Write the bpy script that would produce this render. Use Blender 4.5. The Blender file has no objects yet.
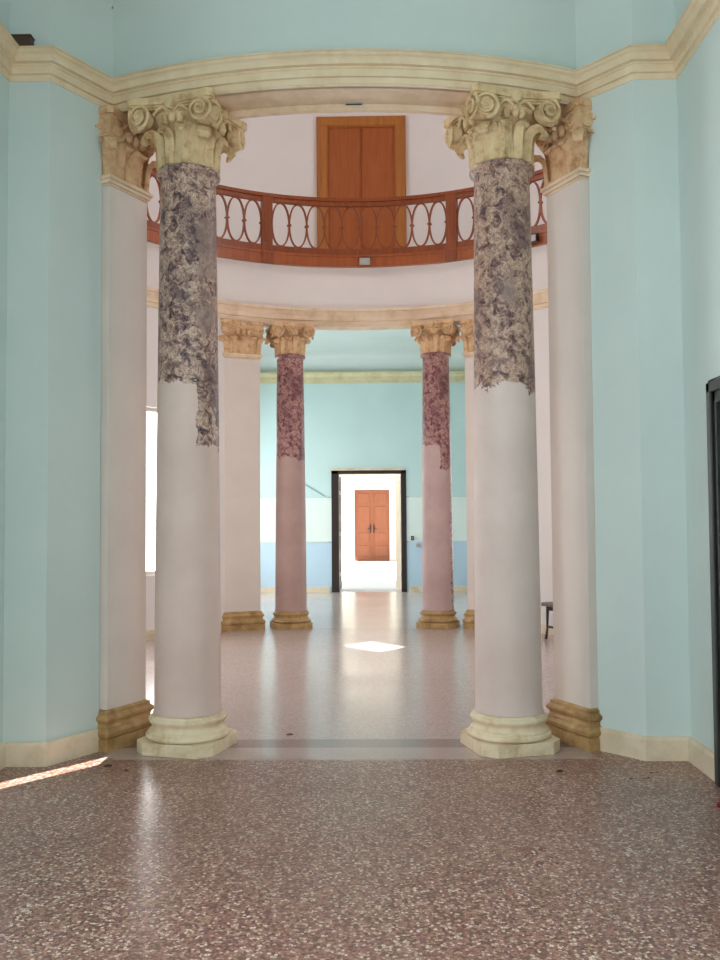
import bpy, bmesh, math, random
from mathutils import Vector, Matrix
random.seed(4)
PI = math.pi
sc = bpy.context.scene
COL = sc.collection
CY = 9.5                      # centre of the rotunda on the axis of the building
RI, RO = 3.44, 3.80           # inner wall face, outer edge of the piers
ZB, ZT = 4.275, 4.465           # bottom and top of the entablature
JA = math.radians(24.5)       # jamb angle of the openings
SUN = Vector((.62, .785, -1.19)).normalized()

# ------------------------------------------------------------------ materials
def srgb(r, g, b):
    return tuple(((c/255)/12.92 if c/255 <= .04045 else ((c/255+.055)/1.055)**2.4) for c in (r, g, b)) + (1,)

class NT:
    def __init__(s, name):
        s.m = bpy.data.materials.new(name); s.m.use_nodes = True
        s.t = s.m.node_tree; s.n = s.t.nodes; s.l = s.t.links
        s.b = s.n['Principled BSDF']
        s.tc = s.n.new('ShaderNodeTexCoord')
    def new(s, t, **k):
        n = s.n.new(t)
        for a, v in k.items():
            if a in n.inputs.keys(): n.inputs[a].default_value = v
            else: setattr(n, a, v)
        return n
    def link(s, a, b): s.l.new(a, b)
    def noise(s, scale, detail=4, rough=.55, dist=0, vec=None):
        n = s.new('ShaderNodeTexNoise'); n.inputs['Scale'].default_value = scale
        n.inputs['Detail'].default_value = detail; n.inputs['Roughness'].default_value = rough
        n.inputs['Distortion'].default_value = dist
        s.link(vec or s.tc.outputs['Object'], n.inputs['Vector']); return n
    def ramp(s, src, stops, interp='LINEAR'):
        r = s.new('ShaderNodeValToRGB'); cr = r.color_ramp; cr.interpolation = interp
        while len(cr.elements) < len(stops): cr.elements.new(.5)
        for e, (p, c) in zip(cr.elements, stops): e.position = p; e.color = c
        s.link(src, r.inputs['Fac']); return r
    def mix(s, f, a, b, mode='MIX'):
        m = s.new('ShaderNodeMix'); m.data_type = 'RGBA'; m.blend_type = mode
        for sock, v in ((m.inputs[0], f), (m.inputs[6], a), (m.inputs[7], b)):
            if isinstance(v, (int, float, tuple)): sock.default_value = v
            else: s.link(v, sock)
        return m.outputs[2]
    def math(s, op, a, b=None, c=None):
        m = s.new('ShaderNodeMath'); m.operation = op
        for i, v in enumerate((a, b, c)):
            if v is None: continue
            if isinstance(v, (int, float)): m.inputs[i].default_value = v
            else: s.link(v, m.inputs[i])
        return m.outputs[0]
    def bump(s, src, strength, dist=.01):
        b = s.new('ShaderNodeBump'); b.inputs['Strength'].default_value = strength
        b.inputs['Distance'].default_value = dist
        s.link(src, b.inputs['Height']); s.link(b.outputs[0], s.b.inputs['Normal'])
    def fin(s, col=None, rough=.6, spec=None):
        if col is not None:
            if isinstance(col, tuple): s.b.inputs['Base Color'].default_value = col
            else: s.link(col, s.b.inputs['Base Color'])
        if isinstance(rough, (int, float)): s.b.inputs['Roughness'].default_value = rough
        else: s.link(rough, s.b.inputs['Roughness'])
        if spec is not None: s.b.inputs['Specular IOR Level'].default_value = spec
        return s.m

def plaster(name, c1, c2, scale=1.3, rough=.75, bump=.12):
    t = NT(name)
    a = t.noise(scale, 5, .6); b = t.noise(22, 4)
    t.bump(b.outputs['Fac'], bump, .006)
    return t.fin(t.ramp(a.outputs['Fac'], [(.3, c1), (.7, c2)]).outputs['Color'], rough)

def stone(name, c1, c2, c3, scale=9, rough=.6, bump=.35, stain=True):
    t = NT(name)
    a = t.noise(scale, 8, .65, .3); g = t.noise(60, 4)
    col = t.ramp(a.outputs['Fac'], [(.3, c1), (.5, c2), (.72, c3)]).outputs['Color']
    if stain:
        w = t.noise(3.1, 6, .7, .5)
        f = t.ramp(w.outputs['Fac'], [(.52, (0, 0, 0, 1)), (.72, (.5, .5, .5, 1))]).outputs['Color']
        col = t.mix(f, col, c1)
    t.bump(t.math('ADD', a.outputs['Fac'], g.outputs['Fac']), bump, .006)
    return t.fin(col, rough)

def wood(name, c1, c2, rough=.4, axis=2, sc_=(16, 16, 1.2)):
    t = NT(name)
    mp = t.new('ShaderNodeMapping'); mp.inputs['Scale'].default_value = sc_
    t.link(t.tc.outputs['Object'], mp.inputs['Vector'])
    a = t.noise(1.6, 6, .6, .8, mp.outputs['Vector'])
    t.bump(a.outputs['Fac'], .15, .003)
    return t.fin(t.ramp(a.outputs['Fac'], [(.3, c1), (.7, c2)]).outputs['Color'], rough)

def terrazzo(name, matrix, chips, scale, rough, edge=.1, tint=None, wear=.0):
    t = NT(name)
    v = t.new('ShaderNodeTexVoronoi'); v.inputs['Scale'].default_value = scale
    v.inputs['Randomness'].default_value = 1
    wv = t.noise(scale*.6, 2)
    mv = t.new('ShaderNodeVectorMath'); mv.operation = 'MULTIPLY_ADD'
    t.link(wv.outputs['Color'], mv.inputs[0]); mv.inputs[1].default_value = (.012,)*3
    t.link(t.tc.outputs['Object'], mv.inputs[2]); t.link(mv.outputs[0], v.inputs['Vector'])
    e = t.new('ShaderNodeTexVoronoi'); e.feature = 'DISTANCE_TO_EDGE'; e.inputs['Scale'].default_value = scale
    t.link(mv.outputs[0], e.inputs['Vector'])
    sp = t.new('ShaderNodeSeparateColor'); t.link(v.outputs['Color'], sp.inputs[0])
    chip = t.ramp(sp.outputs[0], chips, 'CONSTANT').outputs['Color']
    m = t.ramp(e.outputs['Distance'], [(edge*.6, (0, 0, 0, 1)), (edge, (1, 1, 1, 1))]).outputs['Color']
    col = t.mix(m, matrix, chip)
    big = t.noise(.9, 4, .6)
    col = t.mix(t.ramp(big.outputs['Fac'], [(.35, (0, 0, 0, 1)), (.75, (.35, .35, .35, 1))]).outputs['Color'], col, matrix)
    if tint: col = t.mix(tint[0], col, tint[1])
    r = t.ramp(big.outputs['Fac'], [(.3, (rough*.85,)*3+(1,)), (.7, (rough*1.25,)*3+(1,))]).outputs['Color']
    t.bump(t.noise(2.3, 3).outputs['Fac'], .05, .01)
    return t.fin(col, r)

def breccia(name, zb, strip_z, strip_x, jag, cols, plain, plain2, purple=.0, edge=None, patch=None):
    """Veined marble down to a broken edge, plain worn plaster below it."""
    t = NT(name)
    obj_ = t.tc.outputs['Object']
    sx = t.new('ShaderNodeSeparateXYZ'); t.link(obj_, sx.inputs[0])
    n1 = t.noise(19, 9, .72, .7); n2 = t.noise(26, 6, .7, .8); n3 = t.noise(3.6, 6, .68, .6)
    vo = t.new('ShaderNodeTexVoronoi'); vo.feature = 'DISTANCE_TO_EDGE'; vo.inputs['Scale'].default_value = 27
    mv = t.new('ShaderNodeVectorMath'); mv.operation = 'MULTIPLY_ADD'
    t.link(n2.outputs['Color'], mv.inputs[0]); mv.inputs[1].default_value = (.10,)*3; t.link(obj_, mv.inputs[2])
    t.link(mv.outputs[0], vo.inputs['Vector'])
    base = t.ramp(n1.outputs['Fac'], [(.36, cols[0]), (.42, cols[1]), (.49, cols[2]), (.55, cols[3]), (.62, cols[2]), (.68, cols[0])]).outputs['Color']
    vein = t.ramp(vo.outputs['Distance'], [(.0, (1, 1, 1, 1)), (.09, (0, 0, 0, 1))]).outputs['Color']
    base = t.mix(t.mix(.55, (0, 0, 0, 1), vein), base, cols[0])
    base = t.mix(t.ramp(n3.outputs['Fac'], [(.46, (0, 0, 0, 1)), (.58, (.7, .7, .7, 1))]).outputs['Color'], base, cols[4])
    # edge height: zb, dropping to strip_z where x (times side) is above strip_x
    sj = t.noise(14, 4, .7)
    xs = t.math('MULTIPLY_ADD', t.math('SUBTRACT', sj.outputs['Fac'], .5), .09, sx.outputs[0])
    s = t.new('ShaderNodeMapRange'); s.inputs['From Min'].default_value = strip_x; s.inputs['From Max'].default_value = strip_x+.012
    s.inputs['To Min'].default_value = zb; s.inputs['To Max'].default_value = strip_z; t.link(xs, s.inputs['Value'])
    j = t.noise(8, 4, .7, 1.0)
    h = t.math('MULTIPLY_ADD', j.outputs['Fac'], jag, s.outputs[0])
    f = t.math('GREATER_THAN', t.math('ADD', sx.outputs[2], jag*.5), h)
    if edge:                                                 # chips left down the right-hand side
        e1 = t.math('GREATER_THAN', xs, edge)
        f = t.math('MAXIMUM', f, t.math('MULTIPLY', e1, t.math('GREATER_THAN', t.noise(9, 4, .7).outputs['Fac'], .46)))
    pn = t.noise(2.2, 6, .6); pf = t.noise(30, 3)
    pl = t.ramp(pn.outputs['Fac'], [(.35, plain), (.65, plain2)]).outputs['Color']
    if patch:                                                # plain repair fills within the marble
        for (px, pz, wx, wz) in patch:
            dx = t.math('DIVIDE', t.math('ABSOLUTE', t.math('SUBTRACT', sx.outputs[0], px)), wx)
            dz = t.math('DIVIDE', t.math('ABSOLUTE', t.math('SUBTRACT', sx.outputs[2], pz)), wz)
            dd = t.math('ADD', t.math('MAXIMUM', dx, dz), t.math('MULTIPLY', t.math('SUBTRACT', j.outputs['Fac'], .5), 3.4))
            fr = t.math('LESS_THAN', sx.outputs[1], .05)
            base = t.mix(t.math('MULTIPLY', t.math('LESS_THAN', dd, 1.0), t.math('MULTIPLY', fr, .65)), base, cols[5])
    col = t.mix(f, pl, base)
    t.bump(t.math('ADD', t.math('MULTIPLY', n2.outputs['Fac'], f), pf.outputs['Fac']), .15, .004)
    rg = t.math('MULTIPLY_ADD', f, -.2, .55)
    return t.fin(col, rg)

teal = plaster('teal_plaster', srgb(198, 213, 210), srgb(205, 219, 215))
pinkw = plaster('rose_white_plaster', srgb(222, 217, 215), srgb(229, 224, 221), 1.0)
pierw = plaster('pier_plaster', srgb(214, 203, 195), srgb(222, 212, 203), 2.0)
cream = stone('cream_entablature', srgb(214, 194, 160), srgb(224, 206, 174), srgb(232, 216, 188), 5, .6, .12, False)
creamp = stone('peach_entablature', srgb(205, 180, 148), srgb(226, 204, 176), srgb(232, 213, 190), 5, .6, .15)
capst = stone('capital_stone', srgb(160, 124, 82), srgb(216, 190, 146), srgb(228, 206, 166), 11, .65, .5)
capst2 = stone('capital_stone_warm', srgb(172, 122, 82), srgb(216, 180, 138), srgb(228, 198, 158), 11, .65, .5)
basest = stone('base_stone', srgb(196, 172, 132), srgb(230, 212, 180), srgb(238, 226, 200), 7, .55, .3)
basew = stone('base_stone_ochre', srgb(130, 98, 56), srgb(176, 142, 92), srgb(200, 168, 118), 7, .6, .4)
skirt = stone('skirting_stone', srgb(200, 182, 152), srgb(222, 206, 180), srgb(228, 216, 196), 4, .5, .15)
wd = wood('mahogany', srgb(114, 50, 14), srgb(148, 72, 24), .38)
wd2 = wood('mahogany_light', srgb(140, 66, 24), srgb(166, 88, 38), .38)
wdoor = wood('honey_wood', srgb(148, 72, 22), srgb(170, 92, 34), .5)
wdoor2 = wood('amber_wood', srgb(158, 94, 32), srgb(180, 112, 44), .5)
wdark = wood('dark_brown_wood', srgb(30, 16, 15), srgb(44, 26, 23), .5)
wgreen = wood('black_green_wood', srgb(28, 32, 30), srgb(46, 50, 46), .35)
worange = wood('orange_wood', srgb(126, 70, 44), srgb(140, 82, 52), .6)
whiteout = plaster('white_wall_plaster', srgb(208, 204, 194), srgb(214, 210, 200))
paving = stone('pale_paving', srgb(186, 180, 170), srgb(198, 192, 182), srgb(206, 202, 194), 3, .7, .2)
metal_black = NT('black_metal').fin(srgb(24, 24, 26), .4)
metal_grey = NT('grey_metal').fin(srgb(172, 168, 162), .4)
brass = NT('brass').fin(srgb(120, 96, 52), .3); brass.node_tree.nodes['Principled BSDF'].inputs['Metallic'].default_value = .9
brown = NT('brown_plastic').fin(srgb(74, 54, 44), .6)
redm = NT('dark_red_plastic').fin(srgb(120, 10, 26), .4)
leafm = NT('dry_leaf').fin(srgb(84, 60, 40), .8)
glassm = NT('clear_glass'); glassm.b.inputs['Transmission Weight'].default_value = 1; glassm.b.inputs['IOR'].default_value = 1.1
glassm = glassm.fin((1, 1, 1, 1), .0)

CH = [(0, srgb(168, 122, 110)), (.18, srgb(124, 84, 76)), (.34, srgb(202, 176, 162)), (.46, srgb(152, 106, 96)),
      (.62, srgb(224, 206, 188)), (.70, srgb(94, 70, 60)), (.84, srgb(178, 142, 112))]
terr = terrazzo('terrazzo_chips', srgb(122, 88, 80), CH, 78, .30, .09)
CH2 = [(0, srgb(180, 164, 159)), (.25, srgb(164, 148, 144)), (.5, srgb(196, 182, 175)), (.75, srgb(186, 168, 162))]
terr2 = terrazzo('polished_terrazzo', srgb(178, 162, 157), CH2, 60, .2, .1)
CH3 = [(0, srgb(192, 178, 170)), (.25, srgb(182, 168, 160)), (.5, srgb(204, 192, 182)), (.75, srgb(196, 184, 174))]
terr3 = terrazzo('pale_polished_terrazzo', srgb(190, 176, 168), CH3, 60, .17, .1)

def threshold_mat():
    t = NT('threshold_bands')
    sx = t.new('ShaderNodeSeparateXYZ'); t.link(t.tc.outputs['Object'], sx.inputs[0])
    n = t.noise(40, 5, .6)
    a = t.ramp(n.outputs['Fac'], [(.3, srgb(170, 148, 142)), (.7, srgb(186, 166, 158))]).outputs['Color']
    b = t.ramp(n.outputs['Fac'], [(.3, srgb(132, 114, 110)), (.7, srgb(152, 132, 126))]).outputs['Color']
    return t.fin(t.mix(t.math('GREATER_THAN', sx.outputs[1], 6.11), a, b), .2)
thr = threshold_mat()

def dado_mat():
    t = NT('dado_painted_plaster')
    sx = t.new('ShaderNodeSeparateXYZ'); t.link(t.tc.outputs['Object'], sx.inputs[0])
    n = t.noise(1.3, 4)
    up = t.ramp(n.outputs['Fac'], [(.3, srgb(186, 212, 210)), (.7, srgb(194, 218, 216))]).outputs['Color']
    mid = t.ramp(n.outputs['Fac'], [(.3, srgb(214, 228, 222)), (.7, srgb(222, 234, 228))]).outputs['Color']
    lo = t.ramp(n.outputs['Fac'], [(.3, srgb(180, 206, 222)), (.7, srgb(188, 212, 228))]).outputs['Color']
    c = t.mix(t.math('GREATER_THAN', sx.outputs[2], 1.03), lo, mid)
    c = t.mix(t.math('GREATER_THAN', sx.outputs[2], 1.95), c, up)
    for z in (1.03, 1.95):
        f = t.math('LESS_THAN', t.math('ABSOLUTE', t.math('SUBTRACT', sx.outputs[2], z)), .012)
        c = t.mix(t.math('MULTIPLY', f, .5), c, srgb(120, 140, 140))
    return t.fin(c, .7)
dado = dado_mat()

PLA, PLB = srgb(212, 188, 178), srgb(222, 200, 190)
GREY = (srgb(44, 30, 38), srgb(108, 82, 84), srgb(172, 140, 128), srgb(222, 194, 172), srgb(74, 52, 66), srgb(152, 128, 122))
mar_a = breccia('breccia_marble_front_left', 2.41, 1.98, .09, .22, GREY, PLA, PLB,
                patch=((.14, 3.32, .05, .2), (.15, 2.86, .05, .12)))
mar_b = breccia('breccia_marble_front_right', 2.36, 2.30, .12, .26,
                (srgb(50, 34, 38), srgb(120, 90, 86), srgb(178, 144, 128), srgb(212, 182, 158), srgb(86, 58, 66), srgb(154, 132, 124)),
                srgb(212, 192, 184), srgb(220, 203, 195), patch=((.02, 3.0, .045, .08),))
RED = (srgb(56, 26, 32), srgb(122, 70, 76), srgb(162, 114, 112), srgb(198, 158, 150), srgb(92, 48, 58), srgb(158, 118, 116))
mar_c = breccia('breccia_marble_back_left', 2.39, 2.34, .1, .22, RED, srgb(172, 142, 136), srgb(184, 156, 148))
mar_d = breccia('breccia_marble_back_right', 2.55, 2.2, .03, .22, RED, srgb(180, 152, 148), srgb(194, 168, 164), edge=.175)
mar_e = mar_d

# ------------------------------------------------------------------ mesh helpers
def obj(name, bm, mat, parent=None, smooth=None, bevel=None, kind=None, label=None):
    bmesh.ops.recalc_face_normals(bm, faces=bm.faces[:])
    me = bpy.data.meshes.new(name); bm.to_mesh(me); bm.free()
    me.materials.append(mat)
    o = bpy.data.objects.new(name, me); COL.objects.link(o)
    if parent: o.parent = parent
    if smooth is not None:
        for p in me.polygons: p.use_smooth = True
        me.set_sharp_from_angle(angle=math.radians(smooth))
    if bevel:
        b = o.modifiers.new('bevel', 'BEVEL'); b.width = bevel; b.segments = 2; b.limit_method = 'ANGLE'
    if kind: o['kind'] = kind
    if label: o['label'] = label
    return o

def struct(name, bm, mat, label=None, parent=None, **k):
    o = obj(name, bm, mat, parent, **k)
    if parent is None: o['kind'] = 'structure'
    if label: o['label'] = label
    return o

def thing(name, label, cat, loc=(0, 0, 0), rz=0, group=None, kind=None):
    o = bpy.data.objects.new(name, None); COL.objects.link(o)
    o.location = loc; o.rotation_euler = (0, 0, rz); o.empty_display_size = .1
    o['label'] = label
    if cat: o['category'] = cat
    if group: o['group'] = group
    if kind: o['kind'] = kind
    return o

def tag(o, label, cat, group=None):
    o['label'] = label; o['category'] = cat
    if group: o['group'] = group

def box(bm, x0, x1, y0, y1, z0, z1, M=None):
    vs = [bm.verts.new(Vector(p) if M is None else M @ Vector(p)) for p in
          ((x0,y0,z0),(x1,y0,z0),(x1,y1,z0),(x0,y1,z0),(x0,y0,z1),(x1,y0,z1),(x1,y1,z1),(x0,y1,z1))]
    for f in ((3,2,1,0),(4,5,6,7),(0,1,5,4),(1,2,6,5),(2,3,7,6),(3,0,4,7)):
        bm.faces.new([vs[i] for i in f])

def lathe(bm, prof, n=64, M=None, rad=None):
    rings = []
    for (r, z) in prof:
        ring = []
        for i in range(n):
            a = 2*PI*i/n
            p = Vector((r*math.cos(a), r*math.sin(a), z))
            ring.append(bm.verts.new(M @ p if M else p))
        rings.append(ring)
    for a, b in zip(rings, rings[1:]):
        for i in range(n):
            bm.faces.new((a[i], a[(i+1) % n], b[(i+1) % n], b[i]))
    bm.faces.new(rings[0][::-1]); bm.faces.new(rings[-1])

def prism(bm, pts, z0, z1, M=None):
    a = [bm.verts.new((M @ Vector((x, y, z0))) if M else (x, y, z0)) for x, y in pts]
    b = [bm.verts.new((M @ Vector((x, y, z1))) if M else (x, y, z1)) for x, y in pts]
    n = len(pts)
    bm.faces.new(a[::-1]); bm.faces.new(b)
    for i in range(n): bm.faces.new((a[i], a[(i+1) % n], b[(i+1) % n], b[i]))

def tube(bm, pts, r, n=8, closed=False, radii=None):
    pts = [Vector(p) for p in pts]; N = len(pts); rings = []
    up0 = None
    for i, p in enumerate(pts):
        if closed: d = pts[(i+1) % N]-pts[i-1]
        else: d = pts[min(i+1, N-1)]-pts[max(i-1, 0)]
        d.normalize()
        if up0 is None:
            up0 = Vector((0, 0, 1)) if abs(d.z) < .9 else Vector((1, 0, 0))
        s = d.cross(up0).normalized(); u = s.cross(d).normalized(); up0 = u
        rr = radii[i] if radii else r
        rings.append([bm.verts.new(p + (s*math.cos(2*PI*k/n)+u*math.sin(2*PI*k/n))*rr) for k in range(n)])
    rng = range(N) if closed else range(N-1)
    for i in rng:
        a, b = rings[i], rings[(i+1) % N]
        for k in range(n): bm.faces.new((a[k], a[(k+1) % n], b[(k+1) % n], b[k]))
    if not closed: bm.faces.new(rings[0][::-1]); bm.faces.new(rings[-1])

def sweep(bm, path, prof, side=1, closed=False):
    """closed profile of (projection, z) carried along an xy path; projection goes to the left (side=1)."""
    N = len(path); P = [Vector((x, y)) for x, y in path]
    nrm = []
    for i in range(N-1 if not closed else N):
        d = (P[(i+1) % N]-P[i]).normalized(); nrm.append(Vector((-d.y, d.x))*side)
    rings = []
    for i in range(N):
        if closed: a, b = nrm[i-1], nrm[i]
        else: a, b = nrm[max(i-1, 0)], nrm[min(i, N-2)]
        m = (a+b); m = m/(m.length**2)*2 if m.length > 1e-6 else a
        rings.append([bm.verts.new((P[i].x+m.x*p, P[i].y+m.y*p, z)) for p, z in prof])
    n = len(prof)
    for i in range(N if closed else N-1):
        a, b = rings[i], rings[(i+1) % N]
        for k in range(n): bm.faces.new((a[k], a[(k+1) % n], b[(k+1) % n], b[k]))
    if not closed: bm.faces.new(rings[0]); bm.faces.new(rings[-1][::-1])

def pol(a, r, front=False):
    """point on the rotunda: a measured from the far (+Y) axis, positive to +X."""
    s = -1 if front else 1
    return (r*math.sin(a), CY+s*r*math.cos(a))

def grid_wall(bm, us, zs, solid, f):
    """cells us x zs; solid(i,j); f(u,v,z)->point, v=0 inner and 1 outer."""
    V = {}
    def vert(i, j, v):
        k = (i, j, v)
        if k not in V: V[k] = bm.verts.new(f(us[i], v, zs[j]))
        return V[k]
    ni, nj = len(us)-1, len(zs)-1
    S = lambda i, j: 0 <= i < ni and 0 <= j < nj and solid(i, j)
    for i in range(ni):
        for j in range(nj):
            if not S(i, j): continue
            for v in (0, 1):
                bm.faces.new((vert(i, j, v), vert(i+1, j, v), vert(i+1, j+1, v), vert(i, j+1, v)))
            if not S(i-1, j): bm.faces.new((vert(i,j,0), vert(i,j+1,0), vert(i,j+1,1), vert(i,j,1)))
            if not S(i+1, j): bm.faces.new((vert(i+1,j,0), vert(i+1,j+1,0), vert(i+1,j+1,1), vert(i+1,j,1)))
            if not S(i, j-1): bm.faces.new((vert(i,j,0), vert(i+1,j,0), vert(i+1,j,1), vert(i,j,1)))
            if not S(i, j+1): bm.faces.new((vert(i,j+1,0), vert(i+1,j+1,0), vert(i+1,j+1,1), vert(i,j+1,1)))

def holed(bm, u0, u1, z0, z1, holes, f, step=None):
    us = {round(u0, 5), round(u1, 5)}; zs = {round(z0, 5), round(z1, 5)}
    for (a, b, c, d) in holes:
        us |= {round(a, 5), round(b, 5)}; zs |= {round(c, 5), round(d, 5)}
    us = sorted(u for u in us if u0-1e-4 <= u <= u1+1e-4); zs = sorted(z for z in zs if z0-1e-4 <= z <= z1+1e-4)
    if step:
        o = []
        for a, b in zip(us, us[1:]):
            k = max(1, int(math.ceil((b-a)/step)))
            o += [a+(b-a)*i/k for i in range(k)]
        us = o+[us[-1]]
    def solid(i, j):
        u = (us[i]+us[i+1])/2; z = (zs[j]+zs[j+1])/2
        return not any(a < u < b and c < z < d for a, b, c, d in holes)
    grid_wall(bm, us, zs, solid, f)

def flat_wall(name, p0, p1, th, z0, z1, holes, mat):
    """th: signed thickness to the right of p0->p1."""
    P0, P1 = Vector(p0), Vector(p1); d = (P1-P0); L = d.length; d.normalize(); n = Vector((d.y, -d.x))
    bm = bmesh.new()
    holed(bm, 0, L, z0, z1, holes, lambda u, v, z: (P0.x+d.x*u+n.x*th*v, P0.y+d.y*u+n.y*th*v, z))
    return struct(name, bm, mat)

def arc(a0, a1, r, n, front=False):
    return [pol(a0+(a1-a0)*i/n, r, front) for i in range(n+1)]

# ------------------------------------------------------------------ floors
def slab(name, x0, x1, y0, y1, mat, lab, z=0):
    bm = bmesh.new(); box(bm, x0, x1, y0, y1, z-.1, z); return struct(name, bm, mat, lab)
bm = bmesh.new(); box(bm, -2.4, 2.4, -3.5, 5.81, -.1, 0); box(bm, -2.4, -1.56, 5.81, 6.34, -.1, 0); box(bm, 1.56, 2.4, 5.81, 6.34, -.1, 0)
struct('floor', bm, terr, 'coarse brown and pink chip terrazzo floor in the foreground')
slab('floor', -1.56, 1.56, 5.81, 6.34, thr, 'pale and dark threshold bands crossing the floor between front columns')
slab('floor', -3.9, 3.9, 6.34, 12.75, terr2, 'smooth polished rosy terrazzo floor of the round hall')
slab('floor', -3.4, 3.4, 12.75, 19.10, terr3, 'pale polished floor of the far blue room')
slab('floor', -7, 7, 19.10, 33.2, paving, 'sunlit white paving beyond the far doorway', -.004)

# ------------------------------------------------------------------ near room
LP = [(-2.11, 5.68), (-1.845, 5.68), (-1.63, 6.055)]
RP = [(1.63, 6.06), (1.86, 5.79), (2.135, 5.79)]
bm = bmesh.new()
prism(bm, LP+[(-1.634, 6.078), (-2.035, 6.262), (-2.25, 6.66), (-2.6, 6.85), (-2.6, 5.68)], 0, 4.4)
struct('wall_front_left', bm, teal, 'pale teal angled end wall left of the left front column')
bm = bmesh.new()
prism(bm, [(2.25, 6.66), (2.035, 6.262), (1.634, 6.078)]+RP+[(2.6, 5.79), (2.6, 6.85)], 0, 4.4)
struct('wall_front_right', bm, teal, 'pale teal angled end wall right of the right front column')
# left wall: window behind the camera's shoulder and a narrow opening that throws the sun streak
flat_wall('wall_left', (-2.11, -3.5), (-2.11, 5.68), -.12, 0, 4.35,
          [(3.5-.6, 3.5+2.4, .9, 3.3), (3.5+4.80, 3.5+5.14, 0.0, 1.36)], teal)
flat_wall('wall_right', (2.135, -3.5), (2.135, 5.79), .12, 0, 4.35, [(3.5-.2, 3.5+1.6, .9, 3.3), (3.5+4.085, 3.5+5.235, 0, 2.22)], teal)
flat_wall('wall_back', (-2.3, -3.5), (2.3, -3.5), .15, 0, 5.1, [(1.3, 3.3, 0.6, 3.4)], teal)
arcF = arc(-JA-.01, JA+.01, 3.72, 24, True)
path = [(-2.11, -3.4)]+LP+arcF+RP+[(2.135, -3.4)]
# path runs left to right, the room lies on its right side
ENT = [(-.02, ZB+.012), (.006, ZB+.012), (.006, ZB+.05), (.026, ZB+.052), (.026, ZB+.098), (.036, ZB+.102), (.036, ZB+.112),
       (.064, ZB+.114), (.064, ZB+.126), (.066, ZB+.140), (.076, ZB+.154), (.092, ZB+.162), (.098, ZB+.170), (.098, ZB+.176), (.108, ZB+.178),
       (.108, ZT-.004), (.104, ZT), (-.02, ZT)]
bm = bmesh.new(); sweep(bm, path, ENT, -1)
struct('trim_1', bm, cream, 'cream moulded cornice running round the near teal room', smooth=25)
UP = [(0, ZT-.02), (0, 4.72), (.015, 4.80), (.045, 4.88), (.09, 4.94), (.14, 4.975), (.14, 5.05), (-.08, 5.05), (-.08, ZT-.02)]
bm = bmesh.new(); sweep(bm, [(-2.11, -3.4)]+LP+arcF+RP+[(2.135, -3.4)], UP, -1)
struct('wall_front_upper', bm, teal, 'teal wall and cove above the near cornice', smooth=40)
bm = bmesh.new(); box(bm, -2.3, 2.3, -3.6, 5.97, 4.97, 5.12)
struct('ceiling', bm, teal, 'flat teal ceiling of the near room')
# beam over the front and back column screens
for fr in (True, False):
    bm = bmesh.new()
    n = 24
    r0, r1 = 3.43, 3.70; lo = 0 if fr else .05
    vs = []
    for i in range(n+1):
        a = -JA-.012+(2*JA+.024)*i/n
        row = []
        for r, z in ((r0, ZB-lo), (r1, ZB-lo), (r1, ZT), (r0, ZT)):
            x, y = pol(a, r, fr); row.append(bm.verts.new((x, y, z)))
        vs.append(row)
    for a, b in zip(vs, vs[1:]):
        for k in range(4): bm.faces.new((a[k], a[(k+1) % 4], b[(k+1) % 4], b[k]))
    bm.faces.new(vs[0]); bm.faces.new(vs[-1])
    if fr:
        sweep(bm, arc(-JA, JA, 3.70, 24, True), [(-.01, ZB), (.02, ZB), (.02, ZB+.04), (-.01, ZB+.04)], -1)
    struct('trim_2' if fr else 'trim_3', bm, creamp,
           'curved beam spanning the two front columns' if fr else 'curved beam spanning the two far columns')
# skirtings of the near room
SK = [(-.02, 0), (.03, 0), (.03, .125), (.022, .145), (-.02, .145)]
for nm, pth in (('baseboard_left', [(-2.11, -3.4), (-2.11, 4.8)]), ('baseboard_left', [(-2.11, 5.14)]+LP),
                ('baseboard_right', RP+[(2.135, 5.29)]), ('baseboard_right', [(2.135, 4.05), (2.135, -3.4)])):
    bm = bmesh.new(); sweep(bm, pth, SK, -1)
    struct(nm, bm, skirt, 'low cream stone skirting along the teal wall')

# ------------------------------------------------------------------ rotunda wall
D = math.radians
def cyl(r0, r1): return lambda u, v, z: (lambda p: (p[0], p[1], z))(pol(u, r0+(r1-r0)*v))
W1 = (D(-61), D(-43.5), .8, 2.95)
JW = D(8.05)
holes = [(-JA-JW, JA+JW, 0, ZB), (PI-JA-JW, PI+JA+JW, 0, ZB), (-PI-.1, -PI+JA+JW, 0, ZB),
         (-JA, JA, 0, ZT-.01), (PI-JA, PI+JA, 0, ZT-.01), W1, (D(-112), D(-92), .6, 2.95), (D(68), D(88), .6, 2.95)]
bm = bmesh.new()
holed(bm, PI+JA-2*PI-.0001, PI-JA, 0, 5.05, [h for h in holes if h[0] < 3], cyl(RI, RI+.17), .08)
struct('wall_rotunda', bm, pinkw, 'rosy white curved wall of the round hall', smooth=20)
for fr in (True, False):                                     # wall over the beams
    bm = bmesh.new()
    n = 20
    rr = []
    for i in range(n+1):
        a = -JA+2*JA*i/n; row = []
        for r, z in ((RI, ZT-.01), (RI+.17, ZT-.01), (RI+.17, 5.05), (RI, 5.05)):
            x, y = pol(a, r, fr); row.append(bm.verts.new((x, y, z)))
        rr.append(row)
    for a, b in zip(rr, rr[1:]):
        for k in range(4): bm.faces.new((a[k], a[(k+1) % 4], b[(k+1) % 4], b[k]))
    bm.faces.new(rr[0]); bm.faces.new(rr[-1])
    struct('wall_rotunda_front' if fr else 'wall_rotunda_far', bm, pinkw,
           'curved white wall above the front beam' if fr else 'curved white wall between far beam and balcony', smooth=20)
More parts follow.
